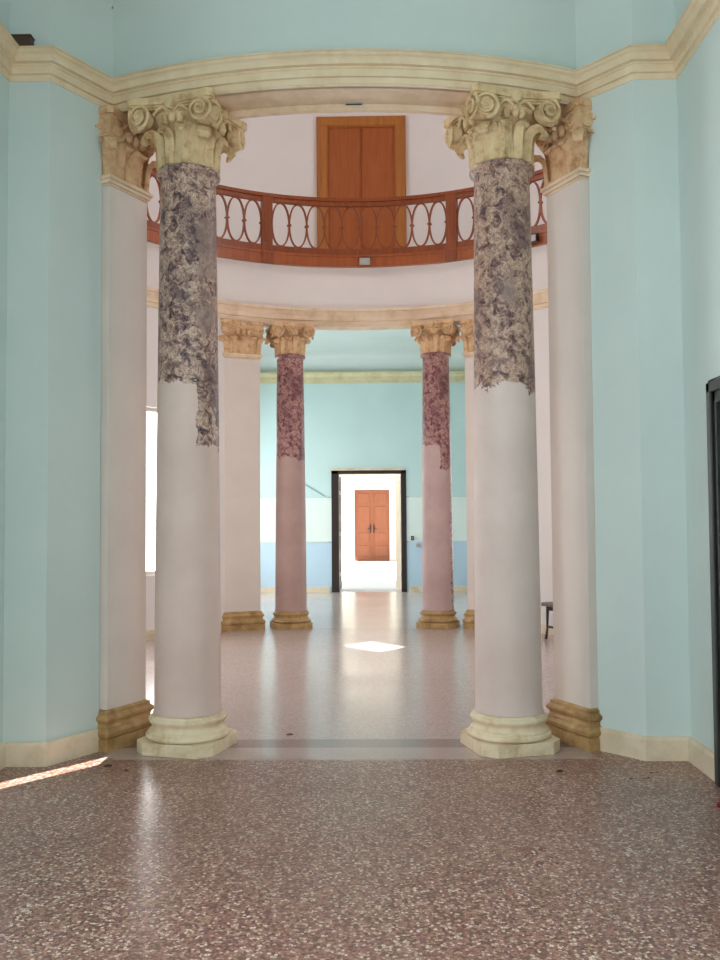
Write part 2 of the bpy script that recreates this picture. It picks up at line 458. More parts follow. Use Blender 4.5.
# ring entablature inside
RE = [(p, z-.05) for p, z in [(-.02, ZB+.01), (.02, ZB+.01), (.02, ZB+.07), (.04, ZB+.074), (.04, ZB+.13), (.055, ZB+.15), (.075, ZB+.19), (.095, ZB+.20), (.095, ZB+.235), (-.02, ZB+.235)]]
ring = [pol(2*PI*i/120, RI) for i in range(120)]
bm = bmesh.new(); sweep(bm, ring, RE, -1, closed=True)
struct('trim_4', bm, creamp, 'cream moulding ring round the hall below the balcony', smooth=25)
# skirting of the round hall
for a0, a1, nm in ((JA+D(9), PI-JA-D(9), 'baseboard_rotunda_right'), (-PI+JA+D(9), -JA-D(9), 'baseboard_rotunda_left')):
    bm = bmesh.new(); sweep(bm, arc(a0, a1, RI, 40), [(-.02, 0), (.02, 0), (.02, .12), (-.02, .12)], -1)
    struct(nm, bm, skirt, 'low stone skirting along the round hall wall')

# windows of the round hall
def arc_window(name, a0, a1, z0, z1, lab):
    t = bpy.data.objects.new(name, None); COL.objects.link(t); t['kind'] = 'structure'; t['label'] = lab
    am = (a0+a1)/2; r = RI+.1; x, y = pol(am, r)
    t.location = (x, y, 0); t.rotation_euler = (0, 0, -am)
    hw = r*math.sin((a1-a0)/2)
    bm = bmesh.new()
    for (p, q, c, d) in ((-hw, -hw+.05, z0, z1), (hw-.05, hw, z0, z1), (-hw, hw, z0, z0+.05), (-hw, hw, z1-.05, z1), (-.025, .025, z0, z1)):
        box(bm, p, q, -.02, .03, c, d)
    obj('window_frame', bm, whiteout, t)
    bm = bmesh.new(); box(bm, -hw+.03, hw-.03, 0, .006, z0+.03, z1-.03); obj('pane', bm, glassm, t)
    return t
arc_window('window_1', *W1, 'tall overexposed window glimpsed left of the left front column')

# ------------------------------------------------------------------ gallery over the round hall
GA = D(120)
ZF = 5.20
bm = bmesh.new()
us = [-GA+2*GA*i/60 for i in range(61)]
grid_wall(bm, us, [5.05, ZF], lambda i, j: True, cyl(RI-.06, 5.25))
struct('floor_gallery', bm, pinkw, 'gallery floor slab carrying the wooden balcony railing')
bm = bmesh.new()
holed(bm, -GA, GA, 5.05, 9.0, [(D(-100), D(-80), 6.0, 8.0), (D(80), D(100), 6.0, 8.0)], cyl(5.20, 5.40), .07)
struct('wall_gallery', bm, pinkw, 'rosy white curved wall behind the balcony', smooth=20)
bm = bmesh.new()
pa = PI*2
# front drum, with the small opening that lights the patch on the floor
hb = math.atan2(-2.83, -2.22)
hb = hb+2*PI
holed(bm, GA, 2*PI-GA, 5.05, 9.0, [(hb-D(6.5), hb+D(4.5), 5.12, 5.82)], cyl(RI, RI+.1), .07)
struct('wall_drum', bm, pinkw, 'curved upper wall over the front beam', smooth=20)
for s in (-1, 1):
    bm = bmesh.new(); M = Matrix.Translation((0, CY, 0)) @ Matrix.Rotation(-s*GA, 4, 'Z')
    box(bm, -.06, .06, RI-.0, 5.4, 5.05, 9.0, M)
    struct('wall_gallery_left' if s < 0 else 'wall_gallery_right', bm, pinkw, 'end wall of the gallery')
bm = bmesh.new(); lathe(bm, [(5.4, 9.0), (5.4, 9.12)], 64, Matrix.Translation((0, CY, 0)))
struct('ceiling_gallery', bm, pinkw, 'ceiling over the gallery')

# gallery door
gy = math.sqrt(5.2**2-.75**2)+CY-.03
t = thing('door_1', 'honey wood double door behind the balcony railing', None, (-.025, gy, ZF), 0, kind='structure')
bm = bmesh.new()
def frame_bm(bm, w, h, fw, d, steps=((0, 0), (.035, -.02), (.075, -.035))):
    for k, (off, dd) in enumerate(steps):
        a = w/2-off; b = w/2-fw+.012*k; zt = h-fw+.012*k
        for (x0, x1, z0, z1) in ((-a, -b, 0, zt), (b, a, 0, zt), (-a, a, zt, h-off)):
            box(bm, x0, x1, -d+dd, .16-.02*k, z0, z1)
    return bm
obj('frame', frame_bm(bm, 1.44, 2.80, .185, .03, ((0, 0), (.03, -.02), (.06, -.03))), wdoor2, t, bevel=.006)
for s in (-1, 1):
    bm = bmesh.new()
    x0, x1 = (-.54, -.006) if s < 0 else (.006, .54)
    box(bm, x0, x1, .0, .05, .01, 2.63)
    lf = obj('door_leaf', bm, wdoor, t, bevel=.005)
bm = bmesh.new(); box(bm, -.012, .012, -.012, .04, .01, 2.62); obj('astragal', bm, wd, t)

# ------------------------------------------------------------------ balcony railing
RR = 3.36
rail = thing('balcony_railing', 'curved reddish brown wooden balustrade of interlaced ovals above the hall', 'railing', (0, CY, 5.05))
LC = lambda a, r, z: (r*math.sin(a), r*math.cos(a), z)
def ringbox(bm, a0, a1, r0, r1, z0, z1, n=60):
    grid_wall(bm, [a0+(a1-a0)*i/n for i in range(n+1)], [z0, z1], lambda i, j: True, lambda u, v, z: LC(u, r0+(r1-r0)*v, z))
BA = D(45); EA = D(112)
bm = bmesh.new(); ringbox(bm, -EA, EA, RR-.05, RR+.05, .93, .965, 100); ringbox(bm, -EA, EA, RR-.035, RR+.035, .965, .985, 100)
obj('handrail', bm, wd, rail, bevel=.005)
bm = bmesh.new(); ringbox(bm, -EA, EA, RR-.028, RR+.028, .87, .93, 100); obj('top_rail', bm, wd, rail)
bm = bmesh.new(); ringbox(bm, -EA, EA, RR-.03, RR+.03, .16, .26, 100); obj('bottom_rail', bm, wd, rail, bevel=.004)
bm = bmesh.new(); ringbox(bm, -EA, EA, RR-.05, RR+.018, .0, .15, 100); ringbox(bm, -EA, EA, RR-.062, RR-.04, .135, .165, 100)
obj('fascia', bm, wd2, rail, label='lighter orange brown fascia board')
pw = .075/RR
posts = [D(22)+BA*k for k in (-3, -2, -1, 0, 1, 2)]
for a in posts:
    bm = bmesh.new(); M = Matrix.Rotation(-a, 4, 'Z')
    box(bm, -.075, .075, RR-.045, RR+.045, .155, .93, M)
    box(bm, -.045, .045, RR-.052, RR-.03, .3, .83, M)
    box(bm, -.085, .085, RR-.068, RR+.0, .0, .155, M)
    obj('post', bm, wd, rail, bevel=.004)
oval_me = None
for k in range(len(posts)-1):
    a0, a1 = posts[k]+pw, posts[k+1]-pw; n = 10; st = (a1-a0)/n
    hw = RR*st/2
    for i in range(n):
        a = a0+st*(i+.5)
        if oval_me is None:
            bm = bmesh.new(); m = 28
            inn, out = [], []
            for y in (-.015, .015):
                for (rx, rz) in ((hw-.012, .295), (hw+.012, .318)):
                    out.append([bm.verts.new((rx*math.cos(2*PI*q/m), y, .565+rz*math.sin(2*PI*q/m))) for q in range(m)])
            o0, o1, o2, o3 = out
            for A, B in ((o0, o1), (o1, o3), (o3, o2), (o2, o0)):
                for q in range(m): bm.faces.new((A[q], A[(q+1) % m], B[(q+1) % m], B[q]))
            M = Matrix.Translation((hw, 0, .565)) @ Matrix.Rotation(PI/4, 4, 'Y')
            box(bm, -.024, .024, -.02, .02, -.024, .024, M)
            o = obj('oval_baluster', bm, wd, rail, smooth=50); oval_me = o.data
        else:
            o = bpy.data.objects.new('oval_baluster', oval_me); COL.objects.link(o); o.parent = rail
        o.location = (RR*math.sin(a), RR*math.cos(a), 0); o.rotation_euler = (0, 0, -a)

# fittings on the balcony
def lamp(name, label, ang, z, mat, w, h, back=False):
    x, y = pol(ang, RR-.07)
    t = thing(name, label, 'floodlight', (x, y, z), -ang, 'floodlights on the balcony')
    bm = bmesh.new(); box(bm, -w/2, w/2, -.07, -.01, 0, h); obj('housing', bm, mat, t, bevel=.006)
    bm = bmesh.new(); box(bm, -w/2+.01, w/2-.01, -.074, -.069, .01, h-.01); obj('lens', bm, metal_grey, t)
    bm = bmesh.new(); tube(bm, [(-w/2, -.04, h*.5), (-w/2-.01, -.04, h+.015), (0, -.01, h+.03), (w/2+.01, -.04, h+.015), (w/2, -.04, h*.5)], .005, 6)
    obj('bracket', bm, metal_black, t)
lamp('floodlight', 'small grey floodlight fixed to the middle of the balcony fascia', D(.8), 5.06, metal_grey, .15, .09)
lamp('floodlight', 'black floodlight on the balcony fascia right of the right front column', D(43.5), 5.07, metal_black, .16, .1)

# ------------------------------------------------------------------ capitals
def leaf_bm(bm, prof, w, M, ribs=True, n=7, th=.012):
    """prof: list of (outward, z, width factor); leaf in local frame: x across, -y outward."""
    front, back = [], []
    m = len(prof)
    for i, (o, z, wf) in enumerate(prof):
        a, b = prof[max(i-1, 0)], prof[min(i+1, m-1)]
        d = Vector((0, -(b[0]-a[0]), b[1]-a[1])).normalized()
        nn = Vector((0, -d.z, d.y))                     # outward normal of the blade
        rf, rb = [], []
        for k in range(n):
            s = -1+2*k/(n-1); x = s*w*wf/2
            h = (.020*(1-abs(s)) if ribs else 0)+(.006 if (ribs and k % 2 == 1) else 0)-.010*s*s
            p = Vector((x, -o, z))
            rf.append(bm.verts.new(M @ (p+nn*h))); rb.append(bm.verts.new(M @ (p-nn*(th-.004*s*s))))
        front.append(rf); back.append(rb)
    for i in range(m-1):
        for k in range(n-1):
            bm.faces.new((front[i][k], front[i][k+1], front[i+1][k+1], front[i+1][k]))
            bm.faces.new((back[i][k+1], back[i][k], back[i+1][k], back[i+1][k+1]))
        bm.faces.new((front[i][0], front[i+1][0], back[i+1][0], back[i][0]))
        bm.faces.new((front[i][-1], back[i][-1], back[i+1][-1], front[i+1][-1]))
    bm.faces.new(front[0]+back[0][::-1]); bm.faces.new(front[-1]+back[-1][::-1])

def volute_bm(bm, R, th, M, hand=1):
    """scroll lying in local xz facing -y."""
    lathe(bm, [(R*.9, th), (R*.93, 0), (R*.8, -.0), (R*.76, .012), (R*.3, .008), (.22*R, -.006), (.001, -.012)], 28,
          M @ Matrix.Rotation(PI/2, 4, 'X') @ Matrix.Scale(-1, 4, (0, 0, 1)))
    pts, rad = [], []
    for i in range(60):
        t = i/59; a = hand*(PI*.5-t*2*PI*2.1); r = R*(1.02*(1-t)+.12)
        pts.append(M @ Vector((r*math.cos(a), -.004-.012*t, r*math.sin(a)))); rad.append(.0125-.005*t)
    tube(bm, pts, .01, 6, radii=rad)
    for k in range(6):                                   # rosette in the eye
        a = k*PI/3
        M2 = M @ Matrix.Translation((R*.34*math.cos(a), -.006, R*.34*math.sin(a)))
        lathe(bm, [(.001, -.012), (.012, -.008), (.016, .004), (.001, .01)], 8, M2 @ Matrix.Rotation(PI/2, 4, 'X'))

def side_M(k, half):
    """frame of face k (0 = towards -y), origin on the axis at distance half."""
    return Matrix.Rotation(k*PI/2, 4, 'Z') @ Matrix.Translation((0, -half, 0))

LEAF_C = [(0, 0, .75), (.006, .07, .85), (.012, .13, 1.0), (.022, .175, 1.05), (.05, .208, 1.0), (.088, .216, .9), (.118, .2, .8),
          (.13, .172, .72), (.118, .15, .6), (.098, .148, .5)]
LEAF_M = [(0, 0, .8), (.004, .08, .92), (.008, .15, 1.0), (.018, .19, 1.0), (.036, .215, .92), (.058, .220, .76), (.068, .206, .55), (.060, .192, .38)]
FL = [(.001, -.03), (.018, -.024), (.024, -.01), (.04, -.016), (.05, -.004), (.044, .012), (.001, .02)]

def capital(parent, mat, core, hx, hy, px, py, z0, round_=True):
    """hx,hy: half sizes of the abacus; px,py: half sizes of the bell; returns the capital part with its pieces."""
    H = ZB-z0
    bm = bmesh.new()
    if round_:
        lathe(bm, [(core+.012, 0), (core+.012, .012), (core, .02), (core-.004, .2), (core+.015, .26), (core+.045, .30), (core+.07, .325),
                   (core+.06, .35), (core+.03, H-.05)], 48)
    else:
        pr = [(0, 0), (.012, 0), (.012, .018), (0, .024), (0, .2), (.012, .26), (.04, .31), (.05, .34), (.03, H-.05)]
        pts = [(-px, -py), (px, -py), (px, py), (-px, py)]
        rings = []
        for o, z in pr:
            rings.append([bm.verts.new((x+math.copysign(o, x), y+math.copysign(o, y), z)) for x, y in pts])
        for a, b in zip(rings, rings[1:]):
            for i in range(4): bm.faces.new((a[i], a[(i+1) % 4], b[(i+1) % 4], b[i]))
        bm.faces.new(rings[0][::-1]); bm.faces.new(rings[-1])
    # eggs and scrollwork ridge on the echinus belong to the bell carving
    for k in range(4):
        half = (py if k % 2 == 0 else px)
        L = (px if k % 2 == 0 else py)
        off = (core if round_ else half)+.055
        for s in (-1, 0, 1):
            M = side_M(k, off-(.02*abs(s) if round_ else 0)) @ Matrix.Translation((s*min(.075, L*.35), 0, .295))
            lathe(bm, [(.001, -.04), (.02, -.03), (.03, 0), (.022, .03), (.001, .036)], 10, M)
        # s-shaped tendril above
        for s in (-1, 1):
            pts = []
            for i in range(15):
                t = i/14
                pts.append(side_M(k, off+.012) @ Vector((s*(.02+t*(L*.72)), -.006*math.sin(t*PI), .33+.028*math.sin(t*PI*1.3)+.012*t)))
            tube(bm, pts, .011, 6)
    cap = obj('capital', bm, mat, parent, smooth=35); cap.location = (0, 0, z0)
    # abacus with hollow sides and cut corners
    bm = bmesh.new(); pts = []
    sag = .045 if round_ else .02; c = .03
    for k in range(4):
        A, B = (hx, hy) if k % 2 == 0 else (hy, hx)
        for i in range(9):
            s = -1+i/4; x = s*(A-c); y = -(B-sag*(1-s*s))
            v = Matrix.Rotation(k*PI/2, 4, 'Z') @ Vector((x, y, 0)); pts.append((v.x, v.y))
    for (f, za, zb) in ((.90, H-.075, H-.062), (.955, H-.062, H-.05), (1.0, H-.05, H)):
        prism(bm, [(x*f, y*f) for x, y in pts], za, zb)
    obj('abacus', bm, mat, cap, bevel=.004)
    R = .075
    for k in range(4):
        A, B = (hx, hy) if k % 2 == 0 else (hy, hx)
        for s in (-1, 1):
            bm = bmesh.new()
            M = side_M(k, B-.028) @ Matrix.Translation((s*(A-.095), 0, H-.125)) @ Matrix.Rotation(s*.12, 4, 'Z')
            volute_bm(bm, R, .07, M, s)
            obj('volute', bm, mat, cap, smooth=40)
        bm = bmesh.new()
        M = side_M(k, B-sag+.002) @ Matrix.Translation((0, 0, H-.045)) @ Matrix.Rotation(-PI/2, 4, 'X') @ Matrix.Scale(-1, 4, (0, 0, 1))
        lathe(bm, [(r*.8, z) for r, z in FL], 10, M)
        for q in range(5):
            a = q*2*PI/5
            lathe(bm, [(.001, -.026), (.013, -.02), (.016, -.006), (.001, .01)], 8, M @ Matrix.Translation((.03*math.cos(a), .03*math.sin(a), 0)))
        obj('flower', bm, mat, cap, smooth=40)
    # corner leaves that curl outwards
    for sx in (-1, 1):
        for sy in (-1, 1):
            if round_:
                ang = math.atan2(sx, -sy)
                M = Matrix.Rotation(ang, 4, 'Z') @ Matrix.Translation((0, -core+.004, .008)); w = .125
            else:
                ang = math.atan2(sx, -sy)
                M = Matrix.Translation((sx*(px-.012), sy*(py-.012), .008)) @ Matrix.Rotation(ang, 4, 'Z'); w = .10
            bm = bmesh.new(); leaf_bm(bm, LEAF_C, w, M); obj('corner_leaf', bm, mat, cap, smooth=45)
    # upright leaves on the faces
    for k in range(4):
        L = (px if k % 2 == 0 else py); half = (py if k % 2 == 0 else px)
        if round_:
            spots = [(Matrix.Rotation(k*PI/2+s*.285, 4, 'Z') @ Matrix.Translation((0, -core-.003, .008)), .098) for s in (-1, 1)]
        else:
            nl = 3 if L > .21 else 2
            ww = 2*(L-.04)/nl
            spots = [(side_M(k, half-.004) @ Matrix.Translation(((i-(nl-1)/2)*ww, 0, .008)), ww*.95) for i in range(nl)]
        for M, w in spots:
            bm = bmesh.new(); leaf_bm(bm, LEAF_M, w, M); obj('upright_leaf', bm, mat, cap, smooth=45)
    return cap

def copy_tree(o, parent=None):
    c = o.copy(); COL.objects.link(c)
    if parent: c.parent = parent
    for ch in o.children: copy_tree(ch, c)
    return c

# ------------------------------------------------------------------ columns
def column(label, x, y, rz, shaft_mat, cap_mat, base_mat, cap_src=None, far=False):
    t = thing('column', label, 'column', (x, y, 0), rz, 'marble columns round the hall')
    # base
    bm = bmesh.new(); h = .272
    c_ = .085
    prism(bm, [(-h+c_, -h), (h-c_, -h), (h, -h+c_), (h, h-c_), (h-c_, h), (-h+c_, h), (-h, h-c_), (-h, -h+c_)], 0, .078)
    lathe(bm, [(.25, .078), (.268, .084), (.274, .097), (.270, .112), (.258, .12), (.258, .13), (.243, .138), (.236, .150), (.232, .163),
               (.234, .176), (.247, .179), (.247, .185), (.254, .194), (.254, .206), (.246, .216), (.236, .219), (.234, .230), (.218, .238)], 64)
    obj('base', bm, base_mat, t, smooth=30, bevel=.003)
    # shaft with entasis, necking ring at the top
    bm = bmesh.new(); prof = [(.224, .238), (.224, .25)]
    for i in range(25):
        u = i/24; z = .265+u*(3.775-.265)
        r = .218-.033*(u**1.5)
        prof.append((r, z))
    prof += [(.188, 3.79), (.197, 3.80), (.212, 3.81), (.216, 3.825), (.212, 3.84), (.2, 3.85)]
    lathe(bm, prof, 72)
    s = obj('shaft', bm, shaft_mat, t, smooth=30)
    s.rotation_euler = (0, 0, -rz)                        # marble pattern set in building axes
    if cap_src:
        c = copy_tree(cap_src, t)
        for q in [c]+list(c.children):
            q.data = q.data.copy(); q.data.materials.clear(); q.data.materials.append(cap_mat)
    else:
        c = capital(t, cap_mat, .186, .312, .312, .15, .15, 3.845)
    return t, c
CX, CYF, CYB = 1.06, 6.13, 12.87
ra = D(15)
c1, cap1 = column('left front column of the hall, marble breaking off in a long tongue', -CX, CYF, -ra, mar_a, capst, basest)
c2, _ = column('right front column of the hall, marble ending in even jagged edge', CX, CYF, ra, mar_b, capst, basest, cap1)
c3, capf = column('reddish far column on the left of the distant doorway', -CX+.04, CYB, ra, mar_c, capst2, basew, cap1)
c4, _ = column('reddish far column on the right of the distant doorway', CX-.03, CYB, -ra, mar_d, capst2, basew, cap1)

# ------------------------------------------------------------------ pilasters at the jambs
def pilaster(label, s, front, cap_mat, base_mat):
    """s = -1 left, 1 right. Local frame: +x away from the opening, y radial."""
    W, r0, r1 = .50, 3.40, 3.795
    a = JA*s
    hx, hy = W/2, (r1-r0)/2
    # centre of the block
    rad = Vector((math.sin(a), (-1 if front else 1)*math.cos(a)))
    tan = Vector((math.cos(a)*s, (1 if front else -1)*math.sin(abs(a))))
    c = Vector((0, CY))+rad*(r0+hy)+tan*hx
    rz = math.atan2(rad.y, rad.x)-PI/2                    # local +y = radial outward
    t = thing('pilaster', label, 'pilaster', (c.x, c.y, 0), rz, 'pilasters at the hall openings')
    bm = bmesh.new(); box(bm, -hx, hx, -hy, hy, .25, 3.75); obj('shaft', bm, pierw, t, bevel=.004)
    bm = bmesh.new()
    pr = [(.05, 0), (.05, .075), (.04, .08), (.055, .1), (.057, .12), (.045, .142), (.028, .15), (.022, .165), (.025, .18), (.04, .195), (.042, .21),
          (.03, .225), (.02, .23), (.02, .25), (0, .262)]
    rings = [[bm.verts.new((x*(hx+o), y*(hy+o), z)) for x, y in ((-1, -1), (1, -1), (1, 1), (-1, 1))] for o, z in pr]
    for A, B in zip(rings, rings[1:]):
        for i in range(4): bm.faces.new((A[i], A[(i+1) % 4], B[(i+1) % 4], B[i]))
    bm.faces.new(rings[0][::-1]); bm.faces.new(rings[-1])
    obj('base', bm, base_mat, t, smooth=30)
    bm = bmesh.new()
    for o, za, zb in ((.006, 3.75, 3.765), (.018, 3.765, 3.79), (.03, 3.79, 3.815)): box(bm, -hx-o, hx+o, -hy-o, hy+o, za, zb)
    obj('necking', bm, creamp, t, bevel=.004)
    capital(t, cap_mat, 0, hx+.055, hy+.055, hx-.0, hy-.0, 3.815, round_=False)
    return t
pilaster('pilaster at the left jamb behind the left front column', -1, True, capst2, basew)
pilaster('pilaster at the right jamb behind the right front column', 1, True, capst2, basew)
p3 = pilaster('far pilaster left of the left reddish column', -1, False, capst2, basew)
p4 = pilaster('far pilaster right of the right reddish column', 1, False, capst2, basew)

for o_ in (c3, c4, p3, p4): o_.scale.z = .9883              # the far order is a little lower

# ------------------------------------------------------------------ far room
FY = 18.95
flat_wall('wall_far', (-3.2, FY), (3.2, FY), -.28, 0, 5.1, [(3.2-.76, 3.2+.78, 0, 2.5)], dado)
flat_wall('wall_far_left', (-3.0, 12.2), (-3.0, FY), -.15, 0, 5.1, [(2.6, 3.8, .5, 3.2), (4.5, 6.1, .35, 3.4)], teal)
flat_wall('wall_far_right', (3.0, 12.2), (3.0, FY), .15, 0, 5.1, [(2.6, 4.2, .5, 3.2)], teal)
fp = [(-3.0, 13.2), (-3.0, FY), (3.0, FY), (3.0, 13.2)]
bm = bmesh.new(); sweep(bm, fp, [(-.01, 4.31), (.02, 4.31), (.02, 4.38), (.04, 4.39), (.04, 4.44), (.06, 4.47), (.10, 4.50), (.10, 4.54), (-.01, 4.54)], -1)
struct('trim_5', bm, stone('olive_cornice', srgb(186, 178, 138), srgb(204, 198, 160), srgb(214, 208, 176), 5, .6, .1), 'olive cream cornice on the far teal wall')
bm = bmesh.new(); sweep(bm, fp, [(0, 4.53), (0, 4.56), (.03, 4.68), (.10, 4.80), (.22, 4.90), (.4, 4.96), (.6, 4.98), (.6, 5.04), (-.1, 5.04), (-.1, 4.53)], -1)

struct('wall_far_upper', bm, teal, 'teal cove above the far cornice', smooth=40)
bm = bmesh.new(); box(bm, -3.1, 3.1, 13.13, FY+.1, 4.98, 5.045)
struct('ceiling_far', bm, teal, 'pale teal ceiling of the far room')
bm = bmesh.new()
for x0, x1 in ((-3.0, -.80), (.82, 3.0)): box(bm, x0, x1, FY-.025, FY+.01, 0, .115)
struct('baseboard_far', bm, skirt, 'low pale skirting along the far wall')
# panelling sheet edges on the dado
bm = bmesh.new()
for x0, x1 in ((-3.0, -.82), (.84, 3.0)):
    for z in (1.03, 1.95): box(bm, x0, x1, FY-.016, FY+.005, z-.012, z+.012)
struct('trim_6', bm, plaster('dado_rail_paint', srgb(190, 208, 204), srgb(198, 214, 210)), 'thin painted rails edging the pale dado band')
# plaster reveal over the door
bm = bmesh.new(); box(bm, -.80, .74, FY-.03, FY+.02, 2.50, 2.545); struct('trim_7', bm, skirt, 'pale plaster lip above the dark doorway')

dr = thing('door_2', 'dark brown doorway at the far end with its leaves folded back', None, (0.01, FY, 0), 0, kind='structure')
bm = bmesh.new()
for (x0, x1, z0, z1) in ((-.77, -.62, 0, 2.5), (.66, .77, 0, 2.5), (-.77, .77, 2.43, 2.5)): box(bm, x0, x1, -.02, .28, z0, z1)
obj('frame', bm, wdark, dr, bevel=.006)
lit_leaf = plaster('lit_cream_door', srgb(222, 206, 176), srgb(230, 216, 188))  # cream right leaf, its lit paleness put into the colour
for s in (-1, 1):
    px = -.62 if s < 0 else .66
    M = Matrix.Translation((px, .28, 0)) @ Matrix.Rotation((PI/2-.03 if s < 0 else PI/2+.16), 4, 'Z')
    bm = bmesh.new(); box(bm, 0, .6, -.02*s-.02, -.02*s+.02, .02, 2.40, M)
    for za, zb in ((.2, .65), (.85, 1.45), (1.6, 2.3)):
        box(bm, .08, .52, -.02*s-.028, -.02*s+.028, za, zb, M)
    lf = obj('door_leaf', bm, lit_leaf if s > 0 else wdark, dr, bevel=.004)
    for z in (.35, 2.05, 1.2):
        bm = bmesh.new(); box(bm, -.03, .06, -.02*s-.035, -.02*s+.035, z-.04, z+.04, M); obj('light_gap', bm, whiteout, lf)  # white blocks standing for light that passes between leaf and jamb
# switches and conduit on the far wall
def wall_box(name, label, cat, x, z, w, h, mat):
    t = thing(name, label, cat, (x, FY, z))
    bm = bmesh.new(); box(bm, -w/2, w/2, -.03, 0, -h/2, h/2); obj('plate', bm, mat, t, bevel=.004)
    bm = bmesh.new(); box(bm, -w/6, w/6, -.04, -.028, -h/4, h/4); obj('rocker', bm, metal_grey, t)
wall_box('light_switch', 'small dark switch just right of the far doorway', 'switch', .90, 1.10, .06, .09, metal_black)
wall_box('socket', 'grey green socket lower right of the dark switch by the doorway', 'socket', 1.02, .95, .09, .07, metal_grey)
bm = bmesh.new(); tube(bm, [(-1.6, FY-.012, 2.4), (-1.2, FY-.012, 2.15), (-.9, FY-.012, 1.97)], .01, 6)
o = obj('cable', bm, plaster('pale_blue_cable', srgb(140, 176, 180), srgb(146, 182, 186)), None); tag(o, 'thin cable slanting down the far wall towards the doorway', 'cable')

# ------------------------------------------------------------------ courtyard beyond
flat_wall('wall_court', (-7, 33.0), (7, 33.0), -.3, 0, 4.4, [(7-.66, 7+.60, 0, 2.55)], whiteout)
flat_wall('wall_court_left', (-7, 19.3), (-7, 33), -.3, 0, 2.0, [], whiteout)
flat_wall('wall_court_right', (7, 19.3), (7, 33), .3, 0, 3.0, [], whiteout)
bm = bmesh.new(); box(bm, -2.75, 7, 29.6, 33.2, 4.2, 4.4); struct('ceiling_portico', bm, whiteout, 'portico roof over the orange door')
bm = bmesh.new()
for x0, x1, z0, z1 in ((-.9, -.66, 0, 2.55), (.60, .84, 0, 2.55), (-.9, .84, 2.55, 2.78)): box(bm, x0, x1, 32.96, 33.02, z0, z1)
box(bm, -1.1, 1.04, 32.93, 33.02, 2.9, 2.98)
struct('trim_8', bm, whiteout, 'white surround of the distant orange door')
dr = thing('door_3', 'orange brown panelled double door seen through the far doorway', None, (-.03, 33.0, 0), 0, kind='structure')
for s in (-1, 1):
    x0, x1 = (-.62, -.004) if s < 0 else (.004, .62)
    bm = bmesh.new(); box(bm, x0, x1, .02, .07, .0, 2.54)
    for za, zb in ((.15, .55), (.68, 1.0), (1.12, 1.95), (2.08, 2.42)):
        box(bm, x0+.1, x1-.1, .0, .03, za, zb)
    lf = obj('door_leaf', bm, worange, dr, bevel=.012)
    bm = bmesh.new(); box(bm, s*.06-.02, s*.06+.02, -.01, .03, 1.0, 1.3); tube(bm, [(s*.06, -.01, 1.15), (s*.06, -.06, 1.15), (s*.16, -.06, 1.15)], .012, 8)
    obj('door_handle', bm, metal_black, lf)
bm = bmesh.new(); box(bm, -.03, .03, .0, .03, .0, 2.54); obj('astragal', bm, worange, dr)

# ------------------------------------------------------------------ right door of the near room
dr = thing('door_4', 'black green door frame at the right edge of the near room', None, (2.135, 4.66, 0), PI/2, kind='structure')
# local x runs along +Y, local -y... rotate so that +y points into the room (-X)
bm = bmesh.new()
w = .575
for (x0, x1, z0, z1) in ((-w-.05, -w+.06, 0, 2.28), (w-.06, w+.05, 0, 2.28), (-w-.05, w+.05, 2.135, 2.28)):
    box(bm, x0, x1, -.06, .03, z0, z1)
for (x0, x1, z0, z1) in ((-w-.03, -w+.03, 0, 2.26), (w-.03, w+.03, 0, 2.26), (-w-.03, w+.03, 2.20, 2.26)):
    box(bm, x0, x1, .03, .05, z0, z1)
obj('frame', bm, wgreen, dr, bevel=.006)
bm = bmesh.new(); box(bm, -w+.05, w-.05, -.05, -.01, .01, 2.17)
for za, zb in ((.15, .9), (1.05, 2.05)):
    for xa, xb in ((-w+.14, -.06), (.06, w-.14)): box(bm, xa, xb, -.02, .0, za, zb)
lf = obj('door_leaf', bm, wgreen, dr, bevel=.01)
bm = bmesh.new(); tube(bm, [(-w+.12, -.01, 1.05), (-w+.12, .05, 1.05), (-w+.24, .05, 1.05)], .01, 8); obj('door_handle', bm, brass, lf)

# ------------------------------------------------------------------ loose things
bx, by = 2.70, 11.10
t = thing('bench', 'dark topped bench with black legs against the right curved wall', 'bench', (bx, by, 0), math.atan2(-.86, .51))
bm = bmesh.new(); box(bm, -.62, .62, -.19, .19, .405, .45); obj('seat', bm, wood('bench_wood', srgb(92, 84, 80), srgb(122, 112, 104)), t, bevel=.006)
bm = bmesh.new()
for s in (-1, 1): box(bm, -.56, .56, s*.15-.012, s*.15+.012, .355, .405)
obj('apron', bm, metal_black, t)
for sx in (-1, 1):
    for sy in (-1, 1):
        bm = bmesh.new(); tube(bm, [(sx*.54, sy*.15, .41), (sx*.545, sy*.152, .3), (sx*.55, sy*.152, .14), (sx*.575, sy*.155, 0.0)], .02, 8,
                               radii=[.022, .018, .014, .018]); obj('leg', bm, metal_black, t, smooth=40)
for sy in (-1, 1):
    bm = bmesh.new(); box(bm, -.54, .54, sy*.15-.01, sy*.15+.01, .14, .165); obj('stretcher', bm, metal_black, t)

t = thing('junction_box', 'small brown box lying on top of the left cornice', 'box', (-1.985, 5.60, ZT))
bm = bmesh.new(); box(bm, -.06, .06, -.05, .015, 0, .05); obj('body', bm, brown, t, bevel=.005)
bm = bmesh.new(); box(bm, -.064, .064, -.054, .018, .05, .06); obj('lid', bm, brown, t, bevel=.003)

t = thing('downlight', 'thin dark slot fitting under the middle of the front beam', 'light fitting', (.07, CY-3.47, ZB))
bm = bmesh.new(); box(bm, -.06, .06, -.012, .012, -.008, 0); obj('rim', bm, metal_grey, t, bevel=.003)
bm = bmesh.new(); box(bm, -.052, .052, -.009, .009, -.010, -.007); obj('lens', bm, metal_black, t)

